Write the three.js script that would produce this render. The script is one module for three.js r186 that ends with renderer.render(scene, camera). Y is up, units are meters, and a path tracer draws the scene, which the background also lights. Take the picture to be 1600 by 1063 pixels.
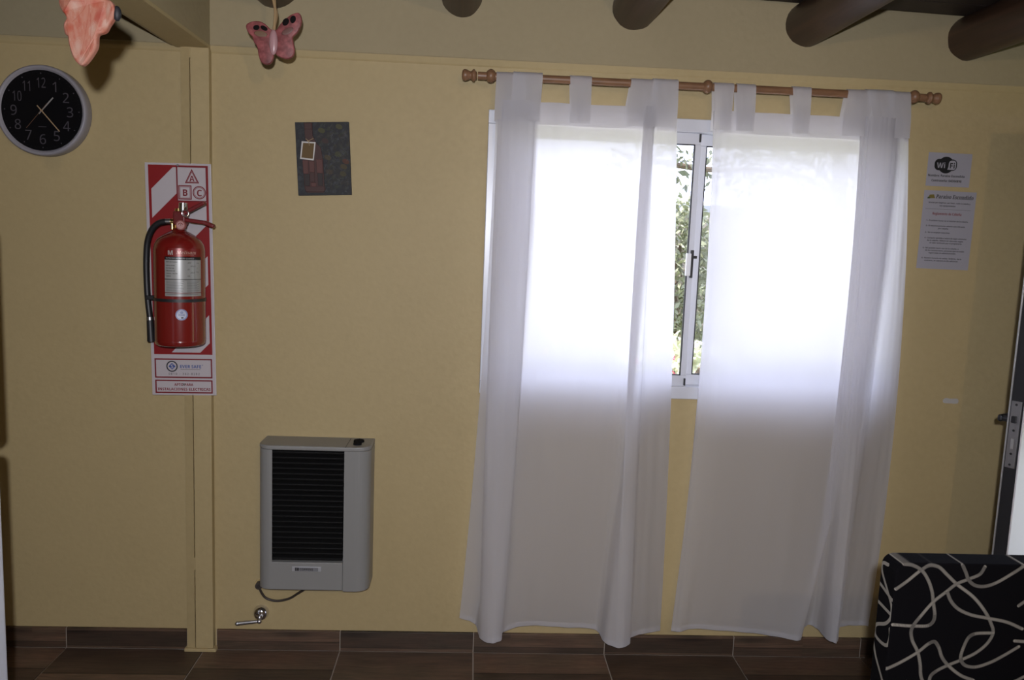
import * as THREE from 'three';
import { RoundedBoxGeometry } from 'three/addons/geometries/RoundedBoxGeometry.js';
import { mergeGeometries, toCreasedNormals } from 'three/addons/utils/BufferGeometryUtils.js';
import { ImprovedNoise } from 'three/addons/math/ImprovedNoise.js';

// ---------------------------------------------------------------- camera, sky, sun, lights, exposure
const scene = new THREE.Scene();
const camera = new THREE.PerspectiveCamera(46.03, 1600 / 1063, 0.05, 200);
camera.position.set(0, 1.48, 2.746);
camera.rotation.set(-0.1226, -0.0518, 0.039, 'YXZ');

scene.background = new THREE.Color().setRGB(0.83, 0.90, 1.20);      // bright hazy sky
scene.backgroundIntensity = 4.0;

const sun = new THREE.DirectionalLight(new THREE.Color().setRGB(1, 0.95, 0.86), 15);
sun.position.set(-11, 14, -4.4); sun.target.position.set(0, 0, -5);
sun.castShadow = true; sun.shadow.mapSize.set(2048, 2048);
Object.assign(sun.shadow.camera, { left: -14, right: 14, top: 14, bottom: -14, near: 1, far: 45 });
scene.add(sun, sun.target);

// the camera's own pop-up flash: above and behind the lens
const flash = new THREE.SpotLight(new THREE.Color().setRGB(0.985, 1.0, 1.09), 12.3, 0, 0.94, 0.48, 2);
flash.position.set(-0.015, 1.585, 2.86);
flash.target.position.set(-0.06, 1.18, 0);
flash.castShadow = true; scene.add(flash, flash.target);

const renderer = new THREE.WebGLRenderer({ antialias: true });
renderer.toneMapping = THREE.LinearToneMapping;
renderer.toneMappingExposure = 1.0;
renderer.shadowMap.enabled = true;

// ---------------------------------------------------------------- helpers
let seed = 7;
const rnd = () => { seed = (seed * 1664525 + 1013904223) >>> 0; return seed / 4294967296; };
const rr = (a, b) => a + (b - a) * rnd();
const noise = new ImprovedNoise();
const fbm = (x, y, z = 0, o = 4) => { let s = 0, a = 1, n = 0; for (let i = 0; i < o; i++) { s += a * noise.noise(x, y, z + i * 7.3); n += a; x *= 2; y *= 2; a *= 0.5; } return s / n; };
const V2 = (x, y) => new THREE.Vector2(x, y), V3 = (x, y, z) => new THREE.Vector3(x, y, z);
const lin = (r, g, b) => new THREE.Color().setRGB(r, g, b);
const used = {};
function numbered(n) { used[n] = (used[n] ?? -1) + 1; return used[n] ? n + '_' + String(used[n]).padStart(3, '0') : n; }
function mesh(name, geo, mat, parent, top = false) {
  const m = new THREE.Mesh(geo, mat); m.name = top ? numbered(name) : name; m.castShadow = m.receiveShadow = true; parent.add(m); return m;
}
function thing(name, label, category, pos = [0, 0, 0], group) {
  const g = new THREE.Group(); g.name = numbered(name); g.position.set(...pos); g.userData = { label, category };
  if (group) g.userData.group = group; scene.add(g); return g;
}
function struct(name, label, category) { const g = new THREE.Group(); g.name = name; g.userData = { kind: 'structure', label, category }; scene.add(g); return g; }
function mat(color, roughness = 0.7, extra = {}) { return new THREE.MeshPhysicalMaterial({ color, roughness, ...extra }); }
// uv in metres, by the dominant direction of each face
function uvMetres(g, s = 1, turn = false) {
  g = g.index ? g.toNonIndexed() : g; const p = g.attributes.position, uv = new Float32Array(p.count * 2);
  const a = V3(), b = V3(), c = V3(), n = V3();
  for (let i = 0; i < p.count; i += 3) {
    a.fromBufferAttribute(p, i); b.fromBufferAttribute(p, i + 1); c.fromBufferAttribute(p, i + 2);
    n.copy(b).sub(a).cross(c.clone().sub(a)); const x = Math.abs(n.x), y = Math.abs(n.y), z = Math.abs(n.z);
    [a, b, c].forEach((q, k) => { let u, v; if (z >= x && z >= y) { u = q.x; v = q.y; } else if (y >= x) { u = q.x; v = q.z; } else { u = q.z; v = q.y; }
      if (turn) [u, v] = [v, u]; uv[(i + k) * 2] = u * s; uv[(i + k) * 2 + 1] = v * s; });
  }
  g.setAttribute('uv', new THREE.BufferAttribute(uv, 2)); return g;
}
function box(x0, x1, y0, y1, z0, z1) { const g = new THREE.BoxGeometry(x1 - x0, y1 - y0, z1 - z0); g.translate((x0 + x1) / 2, (y0 + y1) / 2, (z0 + z1) / 2); return uvMetres(g); }
function rbox(x0, x1, y0, y1, z0, z1, r = 0.004, s = 2) { const g = new RoundedBoxGeometry(x1 - x0, y1 - y0, z1 - z0, s, r); g.translate((x0 + x1) / 2, (y0 + y1) / 2, (z0 + z1) / 2); return g; }
const plain = (g) => { g = g.index ? g.toNonIndexed() : g; for (const k of Object.keys(g.attributes)) if (!['position', 'normal', 'uv'].includes(k)) g.deleteAttribute(k); return g; };
const merge = (...gs) => mergeGeometries(gs.map(plain));
function tube(points, r, seg = 24, rad = 8) { return new THREE.TubeGeometry(new THREE.CatmullRomCurve3(points.map((p) => V3(...p))), seg, r, rad, false); }
function cyl(r0, r1, h, seg = 24) { return new THREE.CylinderGeometry(r0, r1, h, seg); }   // along y
function along(g, from, to) {                       // a y-axis shape of length |to-from| put between two points
  const a = V3(...from), b = V3(...to), d = b.clone().sub(a);
  g.applyQuaternion(new THREE.Quaternion().setFromUnitVectors(V3(0, 1, 0), d.clone().normalize())); g.translate(...a.add(b).multiplyScalar(0.5).toArray()); return g;
}
const rod3 = (from, to, r0, r1 = r0, seg = 12) => along(cyl(r1, r0, V3(...from).distanceTo(V3(...to)), seg), from, to);
function shape(pts) { return new THREE.Shape(pts.map(([x, y]) => V2(x, y))); }
function smoothShape(pts) { const s = new THREE.Shape(); const c = new THREE.CatmullRomCurve3(pts.map(([x, y]) => V3(x, y, 0)), true, 'centripetal'); s.setFromPoints(c.getPoints(pts.length * 5).map((q) => V2(q.x, q.y))); return s; }
const extrude = (s, depth, bevel = 0, seg = 2) => new THREE.ExtrudeGeometry(s, { depth, bevelEnabled: bevel > 0, bevelSize: bevel, bevelThickness: bevel, bevelSegments: seg, curveSegments: 16 });
function dataTex(w, h, f, srgb = true) {
  const d = new Uint8Array(w * h * 4);
  for (let y = 0; y < h; y++) for (let x = 0; x < w; x++) { const c = f(x / w, y / h, x, y), i = (y * w + x) * 4; for (let k = 0; k < 3; k++) d[i + k] = Math.max(0, Math.min(255, c[k])); d[i + 3] = 255; }
  const t = new THREE.DataTexture(d, w, h); t.wrapS = t.wrapT = THREE.RepeatWrapping; t.magFilter = THREE.LinearFilter; t.minFilter = THREE.LinearMipmapLinearFilter; t.generateMipmaps = true;
  if (srgb) t.colorSpace = THREE.SRGBColorSpace; t.needsUpdate = true; return t;
}
function canvasTex(w, h, draw) {
  const c = document.createElement('canvas'); c.width = w; c.height = h; const g = c.getContext('2d'); draw(g, w, h);
  const t = new THREE.CanvasTexture(c); t.colorSpace = THREE.SRGBColorSpace; t.magFilter = THREE.LinearFilter; return t;
}
// noise that tiles over the unit square
const tile = (u, v, s, z) => { const f = (a, b) => fbm(a * s, b * s, z, 3); return f(u, v) * (1 - u) * (1 - v) + f(u - 1, v) * u * (1 - v) + f(u, v - 1) * (1 - u) * v + f(u - 1, v - 1) * u * v; };

// ---------------------------------------------------------------- materials
const plasterBump = dataTex(512, 512, (u, v) => { const n = tile(u, v, 60, 1) * 90 + tile(u, v, 14, 4) * 40 + 128; return [n, n, n]; }, false);
const plasterMap = dataTex(512, 512, (u, v) => { const n = tile(u, v, 6, 2) * 5 + tile(u, v, 40, 3) * 8; return [236 + n, 236 + n, 234 + n * 1.2]; });
for (const t of [plasterBump, plasterMap]) t.repeat.set(1.1, 1.1);
const M = {};
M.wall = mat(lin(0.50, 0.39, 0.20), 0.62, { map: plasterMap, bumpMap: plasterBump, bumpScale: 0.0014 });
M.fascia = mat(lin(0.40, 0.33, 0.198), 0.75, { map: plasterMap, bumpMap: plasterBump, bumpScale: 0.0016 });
function woodTile(k, dark) {
  const cuts = [[0.36, 0.7], [0.3, 0.68], [0.42, 0.78], [0.28, 0.62]][k % 4], tone = [[0.78, 1.08, 0.92], [1.1, 0.82, 1.0], [0.95, 1.12, 0.72], [1.02, 0.74, 1.1]][k % 4];
  return dataTex(384, 256, (u, v) => {
    const b = v < cuts[0] ? 0 : v < cuts[1] ? 1 : 2, e = Math.min(Math.abs(v - cuts[0]), Math.abs(v - cuts[1]));
    const warp = fbm(u * 2.2, v * 3 + b * 5, k * 3.1) * 0.5;
    let g = 1 + 0.3 * fbm(u * 3 + b * 9, (v + warp * 0.1) * 46, k * 2.7) + 0.2 * fbm(u * 12, v * 120, k + 11) + 0.22 * fbm(u * 3, v * 5, k + 4);
    const knot = Math.hypot((u - 0.3 - 0.15 * k) * 3, (v - 0.5 - 0.1 * b) * 7); g *= 1 - 0.35 * Math.exp(-knot * knot * 6);
    g *= tone[b] * (e < 0.006 ? 0.62 : 1) * dark;
    const red = 1 + 0.10 * fbm(u * 2 + 3, v * 4, b + k);
    return [94 * g * red, 74 * g, 59 * g];
  });
}
M.tiles = [0, 1, 2, 3].map((k) => mat(0xffffff, 0.42, { map: woodTile(k, 0.98) }));
M.skirt = [0, 1, 2, 3].map((k) => mat(0xffffff, 0.5, { map: woodTile(k + 1, 0.86) }));
M.grout = mat(lin(0.34, 0.29, 0.24), 0.9);
const darkWood = dataTex(256, 512, (u, v) => { const g = 1 + 0.45 * fbm(u * 30, v * 3, 5) + 0.25 * fbm(u * 5, v * 2, 8); return [60 * g, 41 * g, 29 * g]; });
M.log = mat(0xffffff, 0.42, { map: darkWood });
M.board = mat(lin(0.028, 0.018, 0.013), 0.6);
M.white = mat(lin(0.80, 0.80, 0.82), 0.35);
M.alu = mat(lin(0.60, 0.61, 0.66), 0.3);
M.rubber = mat(lin(0.012, 0.012, 0.014), 0.6);
M.glass = new THREE.MeshPhysicalMaterial({ color: 0xffffff, roughness: 0.02, transmission: 1, thickness: 0, ior: 1.5 });
const weave = dataTex(256, 256, (u, v, x, y) => { const n = 128 + ((x + y) % 2 ? 14 : -14) + tile(u, v, 20, 6) * 40; return [n, n, n]; }, false); weave.repeat.set(6, 6);
M.cloth = mat(lin(0.80, 0.79, 0.815), 0.955, { transmission: 0.66, thickness: 0, ior: 1.1, bumpMap: weave, bumpScale: 0.0004, side: THREE.DoubleSide });
M.pine = mat(0xffffff, 0.42, { map: dataTex(128, 128, (u, v) => { const g = 1 + 0.25 * fbm(u * 4, v * 30, 3); return [126 * g, 92 * g, 66 * g]; }) });
M.chrome = mat(lin(0.72, 0.72, 0.74), 0.16, { metalness: 1 });
M.steel = mat(lin(0.55, 0.55, 0.56), 0.35, { metalness: 1 });
M.brass = mat(lin(0.72, 0.52, 0.22), 0.25, { metalness: 1 });
M.black = mat(lin(0.014, 0.014, 0.016), 0.45);

// ---------------------------------------------------------------- the room
const X0 = -2.9, X1 = 2.34, ZF = 6.0, H = 2.061, TILE = 0.477, TX = -1.386;
const floor = struct('floor', 'dark brown wood-look ceramic tile floor with pale grout', 'floor');
mesh('grout', box(X0 - 0.1, X1 + 0.1, -0.12, -0.004, -0.15, ZF + 0.1), M.grout, floor);
{
  const geos = {};
  for (let i = -3; i < 8; i++) for (let j = 0; j < 13; j++) {
    const a = Math.max(TX + i * TILE, X0) + 0.0024, b = Math.min(TX + (i + 1) * TILE, X1) - 0.0024, z0 = (j ? j * TILE : 0.0125) + 0.0024, z1 = Math.min((j + 1) * TILE, ZF) - 0.0024;
    if (b - a < 0.02 || z1 - z0 < 0.02) continue;
    const key = (b - a).toFixed(3) + (z1 - z0).toFixed(3);
    if (!geos[key]) { const g = new THREE.BoxGeometry(b - a, 0.008, z1 - z0), p = g.attributes.position, uv = g.attributes.uv; for (let k = 0; k < p.count; k++) uv.setXY(k, p.getX(k) / TILE + 0.5, p.getZ(k) / TILE + 0.5); geos[key] = g; }
    const t = mesh('tile', geos[key], M.tiles[(i * 7 + j * 5 + 40) % 4], floor); t.position.set((a + b) / 2, -0.004, (z0 + z1) / 2);
  }
}
const base = struct('baseboard_back', 'brown wood-look tile skirting along the yellow wall', 'baseboard');
{
  const cuts = []; for (let i = -3; i < 8; i++) cuts.push([TX + i * TILE, TX + (i + 1) * TILE]);
  cuts.forEach(([a, b], i) => {
    a = Math.max(a, X0); b = Math.min(b, X1);
    const spans = a < -0.968 && b > -0.866 ? [[a, -0.968], [-0.866, b]] : a < -0.866 && b > -0.866 ? [[-0.866, b]] : a < -0.968 && b > -0.968 ? [[a, -0.968]] : [[a, b]];
    for (const [p, q] of spans) {
      if (q - p < 0.03) continue;
      const g = new RoundedBoxGeometry(q - p - 0.003, 0.073, 0.012, 1, 0.0015), P = g.attributes.position, uv = g.attributes.uv;
      for (let k = 0; k < P.count; k++) uv.setXY(k, P.getX(k) / TILE + 0.37 * i, P.getY(k) / 0.16 + 0.45);
      const m = mesh('skirting_tile', g, M.skirt[(i * 3 + 1) % 4], base); m.position.set((p + q) / 2, 0.0365, 0.006);
    }
  });
  mesh('skirting_grout', merge(box(X0, -0.968, 0, 0.072, 0, 0.009), box(-0.866, X1, 0, 0.072, 0, 0.009)), M.grout, base);
}
// back wall with the window opening, and the upper band that overhangs it
const WX0 = 0.035, WX1 = 1.448, WY0 = 0.953, WY1 = 1.912;
const wallBack = struct('wall_back', 'rough yellow plastered wall with a curtained window', 'wall');
mesh('plaster', merge(box(X0 - 0.1, WX0, -0.1, H - 0.012, -0.15, 0), box(WX1, X1 + 0.1, -0.1, H - 0.012, -0.15, 0), box(WX0, WX1, -0.1, WY0, -0.15, 0), box(WX0, WX1, WY1, H - 0.012, -0.15, 0)), M.wall, wallBack);
{ // overhanging band with a rounded lower edge
  const s = new THREE.Shape(); s.moveTo(-0.15, H + 0.010); s.lineTo(0.0125, H + 0.010); s.lineTo(0.015, H + 0.0125); s.lineTo(0.015, 2.5); s.lineTo(-0.15, 2.5);
  const g = new THREE.ExtrudeGeometry(s, { depth: X1 - X0 + 0.2, bevelEnabled: false, curveSegments: 6 }); g.rotateY(-Math.PI / 2); g.translate(X1 + 0.1, 0, 0);
  const cv = new THREE.Shape(); cv.moveTo(-0.1, H - 0.012); cv.lineTo(0, H - 0.012); cv.lineTo(0.004, H - 0.007); cv.lineTo(0.0125, H + 0.010); cv.lineTo(-0.1, H + 0.010);
  const cg = new THREE.ExtrudeGeometry(cv, { depth: X1 - X0 + 0.2, bevelEnabled: false }); cg.rotateY(-Math.PI / 2); cg.translate(X1 + 0.1, 0, 0);
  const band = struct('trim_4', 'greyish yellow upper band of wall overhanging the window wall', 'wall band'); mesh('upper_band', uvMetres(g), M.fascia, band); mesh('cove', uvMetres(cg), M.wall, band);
}
const wallLeft = struct('wall_left', 'yellow plastered side wall', 'wall'); mesh('plaster', box(X0 - 0.1, X0, -0.1, 2.5, 0, ZF), M.wall, wallLeft);
const wallFront = struct('wall_front', 'yellow plastered wall at the other end of the room', 'wall'); mesh('plaster', box(X0 - 0.1, X1 + 0.1, -0.1, 2.5, ZF, ZF + 0.1), M.wall, wallFront);
const DZ0 = 0.10, DZ1 = 0.90, DTOP = 1.97;
const wallRight = struct('wall_right', 'yellow plastered side wall with the entrance doorway', 'wall');
mesh('plaster', merge(box(X1, X1 + 0.1, -0.1, 2.5, 0, DZ0), box(X1, X1 + 0.1, -0.1, 2.5, DZ1, ZF), box(X1, X1 + 0.1, DTOP, 2.5, DZ0, DZ1), box(X1, X1 + 0.1, -0.1, 0.0, DZ0, DZ1)), M.wall, wallRight);

// ceiling: dark boards on round logs
const ceiling = struct('ceiling', 'dark stained board ceiling carried on round log beams', 'ceiling');
const cy = (x) => 2.318 - 0.0225 * x;
mesh('roof', (() => { const g = box(X0 - 0.15, X1 + 0.15, 0, 0.1, -0.5, ZF + 0.15), p = g.attributes.position; for (let i = 0; i < p.count; i++) p.setY(i, p.getY(i) + cy(p.getX(i)) + 0.02); return g; })(), M.board, ceiling);
{
  const g = box(X0, X1, 0, 0.018, -0.056, 0.056), p = g.attributes.position; for (let i = 0; i < p.count; i++) p.setY(i, p.getY(i) + cy(p.getX(i)));
  for (let z = 0.1; z < ZF - 0.05; z += 0.118) mesh('board', g, M.board, ceiling).position.z = z;
  [[-1.83, 2.215, 0.07], [-1.25, 2.205, 0.07], [-0.667, 2.196, 0.074], [-0.062, 2.200, 0.066], [0.501, 2.187, 0.073], [1.085, 2.162, 0.072], [1.643, 2.144, 0.074], [2.2, 2.13, 0.07]].forEach(([x, yb, r], k) => {
    const nu = 28, nv = 26, pos = [], uv = [], idx = [];
    for (let j = 0; j <= nv; j++) for (let i = 0; i <= nu; i++) {
      const z = j / nv * (ZF + 0.03) - 0.03, a = i / nu * 2 * Math.PI, ca = Math.cos(a), sa = Math.sin(a);
      const q = r * (1 + 0.055 * noise.noise(ca * 1.3 + k * 5, sa * 1.3, z * 0.5) + 0.02 * noise.noise(ca * 4, sa * 4 + k, z * 1.5));
      pos.push(x + q * ca + 0.006 * noise.noise(z * 0.7, k * 3, 0.5), yb + r + q * sa, z); uv.push(i / nu, z * 0.6 + k * 0.37);
    }
    for (let j = 0; j < nv; j++) for (let i = 0; i < nu; i++) { const a = j * (nu + 1) + i, b = a + nu + 1; idx.push(a, a + 1, b, b, a + 1, b + 1); }
    const lg = new THREE.BufferGeometry(); lg.setAttribute('position', new THREE.Float32BufferAttribute(pos, 3)); lg.setAttribute('uv', new THREE.Float32BufferAttribute(uv, 2)); lg.setIndex(idx); lg.computeVertexNormals();
    mesh('log_beam', lg, M.log, ceiling);
  });
}
// boxed beam and the boxed post below it
const beam = struct('trim_1', 'plastered boxed beam running from the wall over the room', 'beam');
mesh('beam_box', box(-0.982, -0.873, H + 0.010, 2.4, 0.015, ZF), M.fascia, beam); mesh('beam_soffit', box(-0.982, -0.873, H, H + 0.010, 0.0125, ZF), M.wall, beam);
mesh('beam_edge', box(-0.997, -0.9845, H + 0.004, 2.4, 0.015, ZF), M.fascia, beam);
const post = struct('trim_2', 'yellow boxed pipe post with a seam down the wall', 'post');
{
  const s = shape([[-0.965, 0], [-0.965, 0.020], [-0.9355, 0.027], [-0.9355, 0]]);
  const g = extrude(s, H - 0.012); g.rotateX(-Math.PI / 2); g.scale(1, 1, -1); g.index; const f = uvMetres(g); for (const a of ['position', 'normal']) {} 
  const flip = f.attributes.position; for (let i = 0; i < flip.count; i += 3) { const t = [flip.getX(i), flip.getY(i), flip.getZ(i)]; flip.setXYZ(i, flip.getX(i + 2), flip.getY(i + 2), flip.getZ(i + 2)); flip.setXYZ(i + 2, ...t); }
  f.translate(0, 0.012, 0); f.computeVertexNormals(); mesh('post_panel', uvMetres(f), M.wall, post);
  mesh('post_panel', uvMetres(rbox(-0.933, -0.873, 0.012, H, 0, 0.028, 0.002)), M.wall, post);
  mesh('seam_filler', merge(box(-0.936, -0.9325, 2.028, H, 0.005, 0.0265), box(-0.936, -0.9325, 0.30, 0.345, 0.005, 0.027)), M.wall, post);
  mesh('post_foot', uvMetres(rbox(-0.972, -0.862, 0, 0.012, 0, 0.032, 0.002)), M.wall, post);
}

// ---------------------------------------------------------------- window
const win = struct('window_1', 'white aluminium sliding window behind sheer curtains', 'window');
{
  const F = 0.044, S = 0.038, mid = 0.757;
  mesh('frame', merge(rbox(WX0, WX1, WY1 - F, WY1, -0.06, 0.012, 0.003), rbox(WX0, WX1, WY0, WY0 + F, -0.06, 0.012, 0.003), rbox(WX0, WX0 + 0.036, WY0 + F, WY1 - F, -0.06, 0.012, 0.003), rbox(WX1 - 0.036, WX1, WY0 + F, WY1 - F, -0.06, 0.012, 0.003)), M.alu, win);
  const y0 = WY0 + F, y1 = WY1 - F;
  const sash = (a, b, sl, sr, z) => {
    const g = mesh('sash', merge(rbox(a, b, y1 - S, y1, z - 0.011, z + 0.011, 0.002), rbox(a, b, y0, y0 + S, z - 0.011, z + 0.011, 0.002), rbox(a, a + sl, y0 + S, y1 - S, z - 0.011, z + 0.011, 0.002), rbox(b - sr, b, y0 + S, y1 - S, z - 0.011, z + 0.011, 0.002)), M.alu, win);
    mesh('pane', box(a + sl, b - sr, y0 + S, y1 - S, z - 0.001, z), M.glass, g);
    const e = 0.003, q = z + 0.0115; mesh('gasket', merge(box(a + sl, b - sr, y1 - S - e, y1 - S, z, q), box(a + sl, b - sr, y0 + S, y0 + S + e, z, q), box(a + sl, a + sl + e, y0 + S, y1 - S, z, q), box(b - sr - e, b - sr, y0 + S, y1 - S, z, q)), M.rubber, g);
    return g;
  };
  const left = sash(WX0 + 0.036, mid + 0.003, 0.038, 0.020, -0.014); sash(mid, WX1 - 0.036, 0.030, 0.038, -0.042);
  mesh('latch', merge(rbox(0.731, 0.747, 1.385, 1.462, -0.002, 0.014, 0.002)), M.white, left);
  mesh('latch_handle', merge(rbox(0.747, 0.757, 1.378, 1.474, -0.002, 0.009, 0.002), rbox(0.754, 0.768, 1.445, 1.455, 0.002, 0.012, 0.002)), M.black, left);
  mesh('end_cap', merge(rbox(0.752, 0.758, 1.838, 1.866, -0.004, 0.003, 0.001), rbox(0.752, 0.758, 1.000, 1.025, -0.004, 0.003, 0.001)), M.black, left);
}

// ---------------------------------------------------------------- curtain rod and curtains
const RY = 2.004, RZ = 0.085;
{
  const rod = thing('curtain_rod', 'turned pine curtain rod with round knobs above the window', 'curtain rod', [0.74, RY, RZ]);
  const put = (n, g) => { g.translate(-0.74, -RY, -RZ); return mesh(n, g, M.pine, rod); };
  put('pole', rod3([-0.005, RY, RZ], [1.475, RY, RZ], 0.0125, 0.0125, 20));
  for (const [x, sgn] of [[-0.008, -1], [1.478, 1]]) {
    const prof = [[0, 0], [0.0125, 0], [0.0125, 0.004], [0.019, 0.007], [0.0195, 0.012], [0.013, 0.018], [0.0125, 0.022], [0.017, 0.031], [0.0185, 0.039], [0.016, 0.045], [0.009, 0.048], [0, 0.0485]].map(([r, y]) => V2(r, y));
    const g = new THREE.LatheGeometry(prof, 24); g.rotateZ(-sgn * Math.PI / 2); g.translate(x, RY, RZ); put('finial', g);
  }
  for (const x of [0.037, 0.744, 1.436]) {
    const g = new THREE.SphereGeometry(0.0215, 24, 16); g.scale(0.82, 1.0, 1.05); g.translate(x, RY + 0.001, RZ);
    put('bracket', merge(g, rod3([x, RY + 0.014, 0.0], [x, RY, RZ], 0.007, 0.009, 14), rod3([x, RY + 0.016, 0.0], [x, RY + 0.016, 0.006], 0.014, 0.012, 20)));
  }
}
function curtain(label, C, tabs, k) {
  const yt = 1.936, nu = 210, nv = 70, cx = C[0][0], root = thing('curtain', label, 'curtain', [cx, yt, 0.08], 'white tab-top curtains over the window');
  const curve = new THREE.CatmullRomCurve3(C.map((_, i) => V3(i, 0, 0)));
  const cr = (j) => { const pts = C.map((c) => c[j]); return (t) => { const s = t * (pts.length - 1), i = Math.min(pts.length - 2, Math.floor(s)), f = s - i, p0 = pts[Math.max(0, i - 1)], p1 = pts[i], p2 = pts[i + 1], p3 = pts[Math.min(pts.length - 1, i + 2)];
    return 0.5 * (2 * p1 + (p2 - p0) * f + (2 * p0 - 5 * p1 + 4 * p2 - p3) * f * f + (3 * p1 - p0 - 3 * p2 + p3) * f * f * f); }; };
  const xs = [cr(0), cr(1), cr(2)], zs = [cr(3), cr(4), cr(5)], yb = cr(6), ym = 1.02;
  const at = (u, v) => {            // v: 0 at the top edge, 1 at the hem
    const top = yt - 0.004 - 0.006 * Math.abs(noise.noise(u * 7, k, 2)) , y = top + (yb(u) - top) * v, s = (yt - y) / (yt - ym), e = (yt - yb(u)) / (yt - ym);
    const q = (f) => { const a = f[0](u), b = f[1](u), c = f[2](u); return a * (s - 1) * (s - e) / e + b * s * (s - e) / (1 - e) + c * s * (s - 1) / (e * (e - 1)); };
    const z = q(zs) + 0.004 * noise.noise(u * 16 + k, v * 2.5, 3) * (0.4 + v) + 0.0025 * noise.noise(u * 40, v * 6, 5 + k);
    return V3(q(xs), y + 0.003 * noise.noise(u * 30, k, 9) * v * v, Math.max(z, 0.022));
  };
  const sheet = (u0, u1, v0, v1, n, m, off) => {
    const pos = [], uv = [], idx = [];
    for (let j = 0; j <= m; j++) for (let i = 0; i <= n; i++) { const u = u0 + (u1 - u0) * i / n, v = v0 + (v1 - v0) * j / m, q = at(u, v); pos.push(q.x - cx, q.y - yt, q.z + off - 0.08); uv.push(u * 1.2, v * 1.8); }
    for (let j = 0; j < m; j++) for (let i = 0; i < n; i++) { const a = j * (n + 1) + i, b = a + n + 1; idx.push(a, b, a + 1, b, b + 1, a + 1); }
    const g = new THREE.BufferGeometry(); g.setAttribute('position', new THREE.Float32BufferAttribute(pos, 3)); g.setAttribute('uv', new THREE.Float32BufferAttribute(uv, 2)); g.setIndex(idx); g.computeVertexNormals(); return g;
  };
  mesh('panel', sheet(0, 1, 0, 1, nu, nv, 0), M.cloth, root);
  mesh('header_band', sheet(0, 1, 0, 0.041, nu, 3, -0.002), M.cloth, root);
  mesh('hem', sheet(0, 1, 0.991, 1, nu, 1, 0.0015), M.cloth, root);
  for (const [a0, a1, b0, b1, dz] of tabs) {            // x at the rod, x at the band
    const prof = [], r = 0.0155 + dz; const zf = 0.10 + dz, zb = 0.066 - dz;
    for (let i = 0; i <= 6; i++) prof.push([1.868 + (RY - 1.868) * i / 6, zf + (RZ + r - zf) * (i / 6)]);
    for (let i = 1; i <= 10; i++) { const a = i / 10 * Math.PI; prof.push([RY + r * Math.sin(a), RZ + r * Math.cos(a)]); }
    for (let i = 1; i <= 6; i++) prof.push([RY - (RY - 1.868) * i / 6, RZ - r + (zb - RZ + r) * (i / 6)]);
    const n = 8, pos = [], uv = [], idx = [];
    prof.forEach(([y, z], j) => { const f = Math.min(1, Math.max(0, (y - 1.93) / (RY - 1.93))); for (let i = 0; i <= n; i++) { const t = i / n, xa = a0 + (a1 - a0) * t, xb = b0 + (b1 - b0) * t; pos.push(xb + (xa - xb) * f - cx, y - yt, z - 0.08 + 0.003 * noise.noise(t * 5 + a0 * 30, y * 12, j < 10 ? 1 : 2)); uv.push(xa, y); } });
    for (let j = 0; j < prof.length - 1; j++) for (let i = 0; i < n; i++) { const p = j * (n + 1) + i, q = p + n + 1; idx.push(p, p + 1, q, q, p + 1, q + 1); }
    const g = new THREE.BufferGeometry(); g.setAttribute('position', new THREE.Float32BufferAttribute(pos, 3)); g.setAttribute('uv', new THREE.Float32BufferAttribute(uv, 2)); g.setIndex(idx); g.computeVertexNormals();
    mesh('tab', g, M.cloth, root);
  }
}
curtain('white sheer tab-top curtain panel nearer the bottle painting',
  [[.058,.040,-.008,.070,.050,.055,.155],[.187,.170,.045,.075,.070,.060,.135],[.075,.068,.060,.090,.095,.110,.122],[.078,.070,.066,.100,.112,.165,.132],[.123,.116,.100,.108,.122,.192,.133],[.180,.168,.136,.100,.112,.172,.133],[.192,.179,.150,.088,.090,.105,.130],[.274,.270,.234,.082,.092,.075,.138],[.379,.388,.358,.080,.090,.075,.134],[.495,.485,.460,.082,.092,.085,.134],[.548,.527,.484,.084,.088,.105,.126],[.574,.552,.492,.094,.104,.165,.126],[.538,.530,.535,.106,.122,.192,.124],[.566,.572,.578,.102,.112,.172,.124],[.580,.590,.594,.090,.092,.115,.120],[.610,.637,.650,.085,.075,.090,.124],[.649,.694,.707,.080,.062,.070,.124]],
  [[0.055, 0.150, 0.053, 0.150, 0], [0.108, 0.203, 0.108, 0.200, 0.003], [0.292, 0.362, 0.297, 0.363, 0], [0.490, 0.580, 0.480, 0.578, 0], [0.562, 0.644, 0.560, 0.646, 0.003]], 1);
curtain('white sheer tab-top curtain panel nearer the wifi notice',
  [[.772,.789,.749,.075,.060,.060,.118],[.782,.798,.779,.090,.075,.070,.122],[.839,.867,.841,.085,.088,.070,.132],[.974,1.008,.979,.080,.085,.080,.130],[1.146,1.141,1.111,.080,.088,.105,.126],[1.383,1.340,1.190,.068,.075,.125,.122],[1.272,1.272,1.215,.082,.088,.085,.135],[1.270,1.276,1.250,.094,.100,.062,.150],[1.276,1.285,1.272,.104,.112,.085,.145],[1.285,1.300,1.276,.110,.122,.150,.142],[1.325,1.332,1.298,.112,.124,.175,.142],[1.366,1.365,1.318,.104,.112,.150,.143],[1.385,1.392,1.330,.094,.090,.085,.145],[1.402,1.445,1.405,.086,.070,.060,.150],[1.427,1.494,1.470,.080,.060,.060,.147]],
  [[0.762, 0.828, 0.768, 0.826, 0], [0.837, 0.900, 0.842, 0.902, 0], [1.022, 1.084, 1.032, 1.086, 0], [1.207, 1.300, 1.198, 1.284, 0], [1.270, 1.362, 1.300, 1.366, 0.003], [1.336, 1.418, 1.352, 1.426, 0]], 2);

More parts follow.
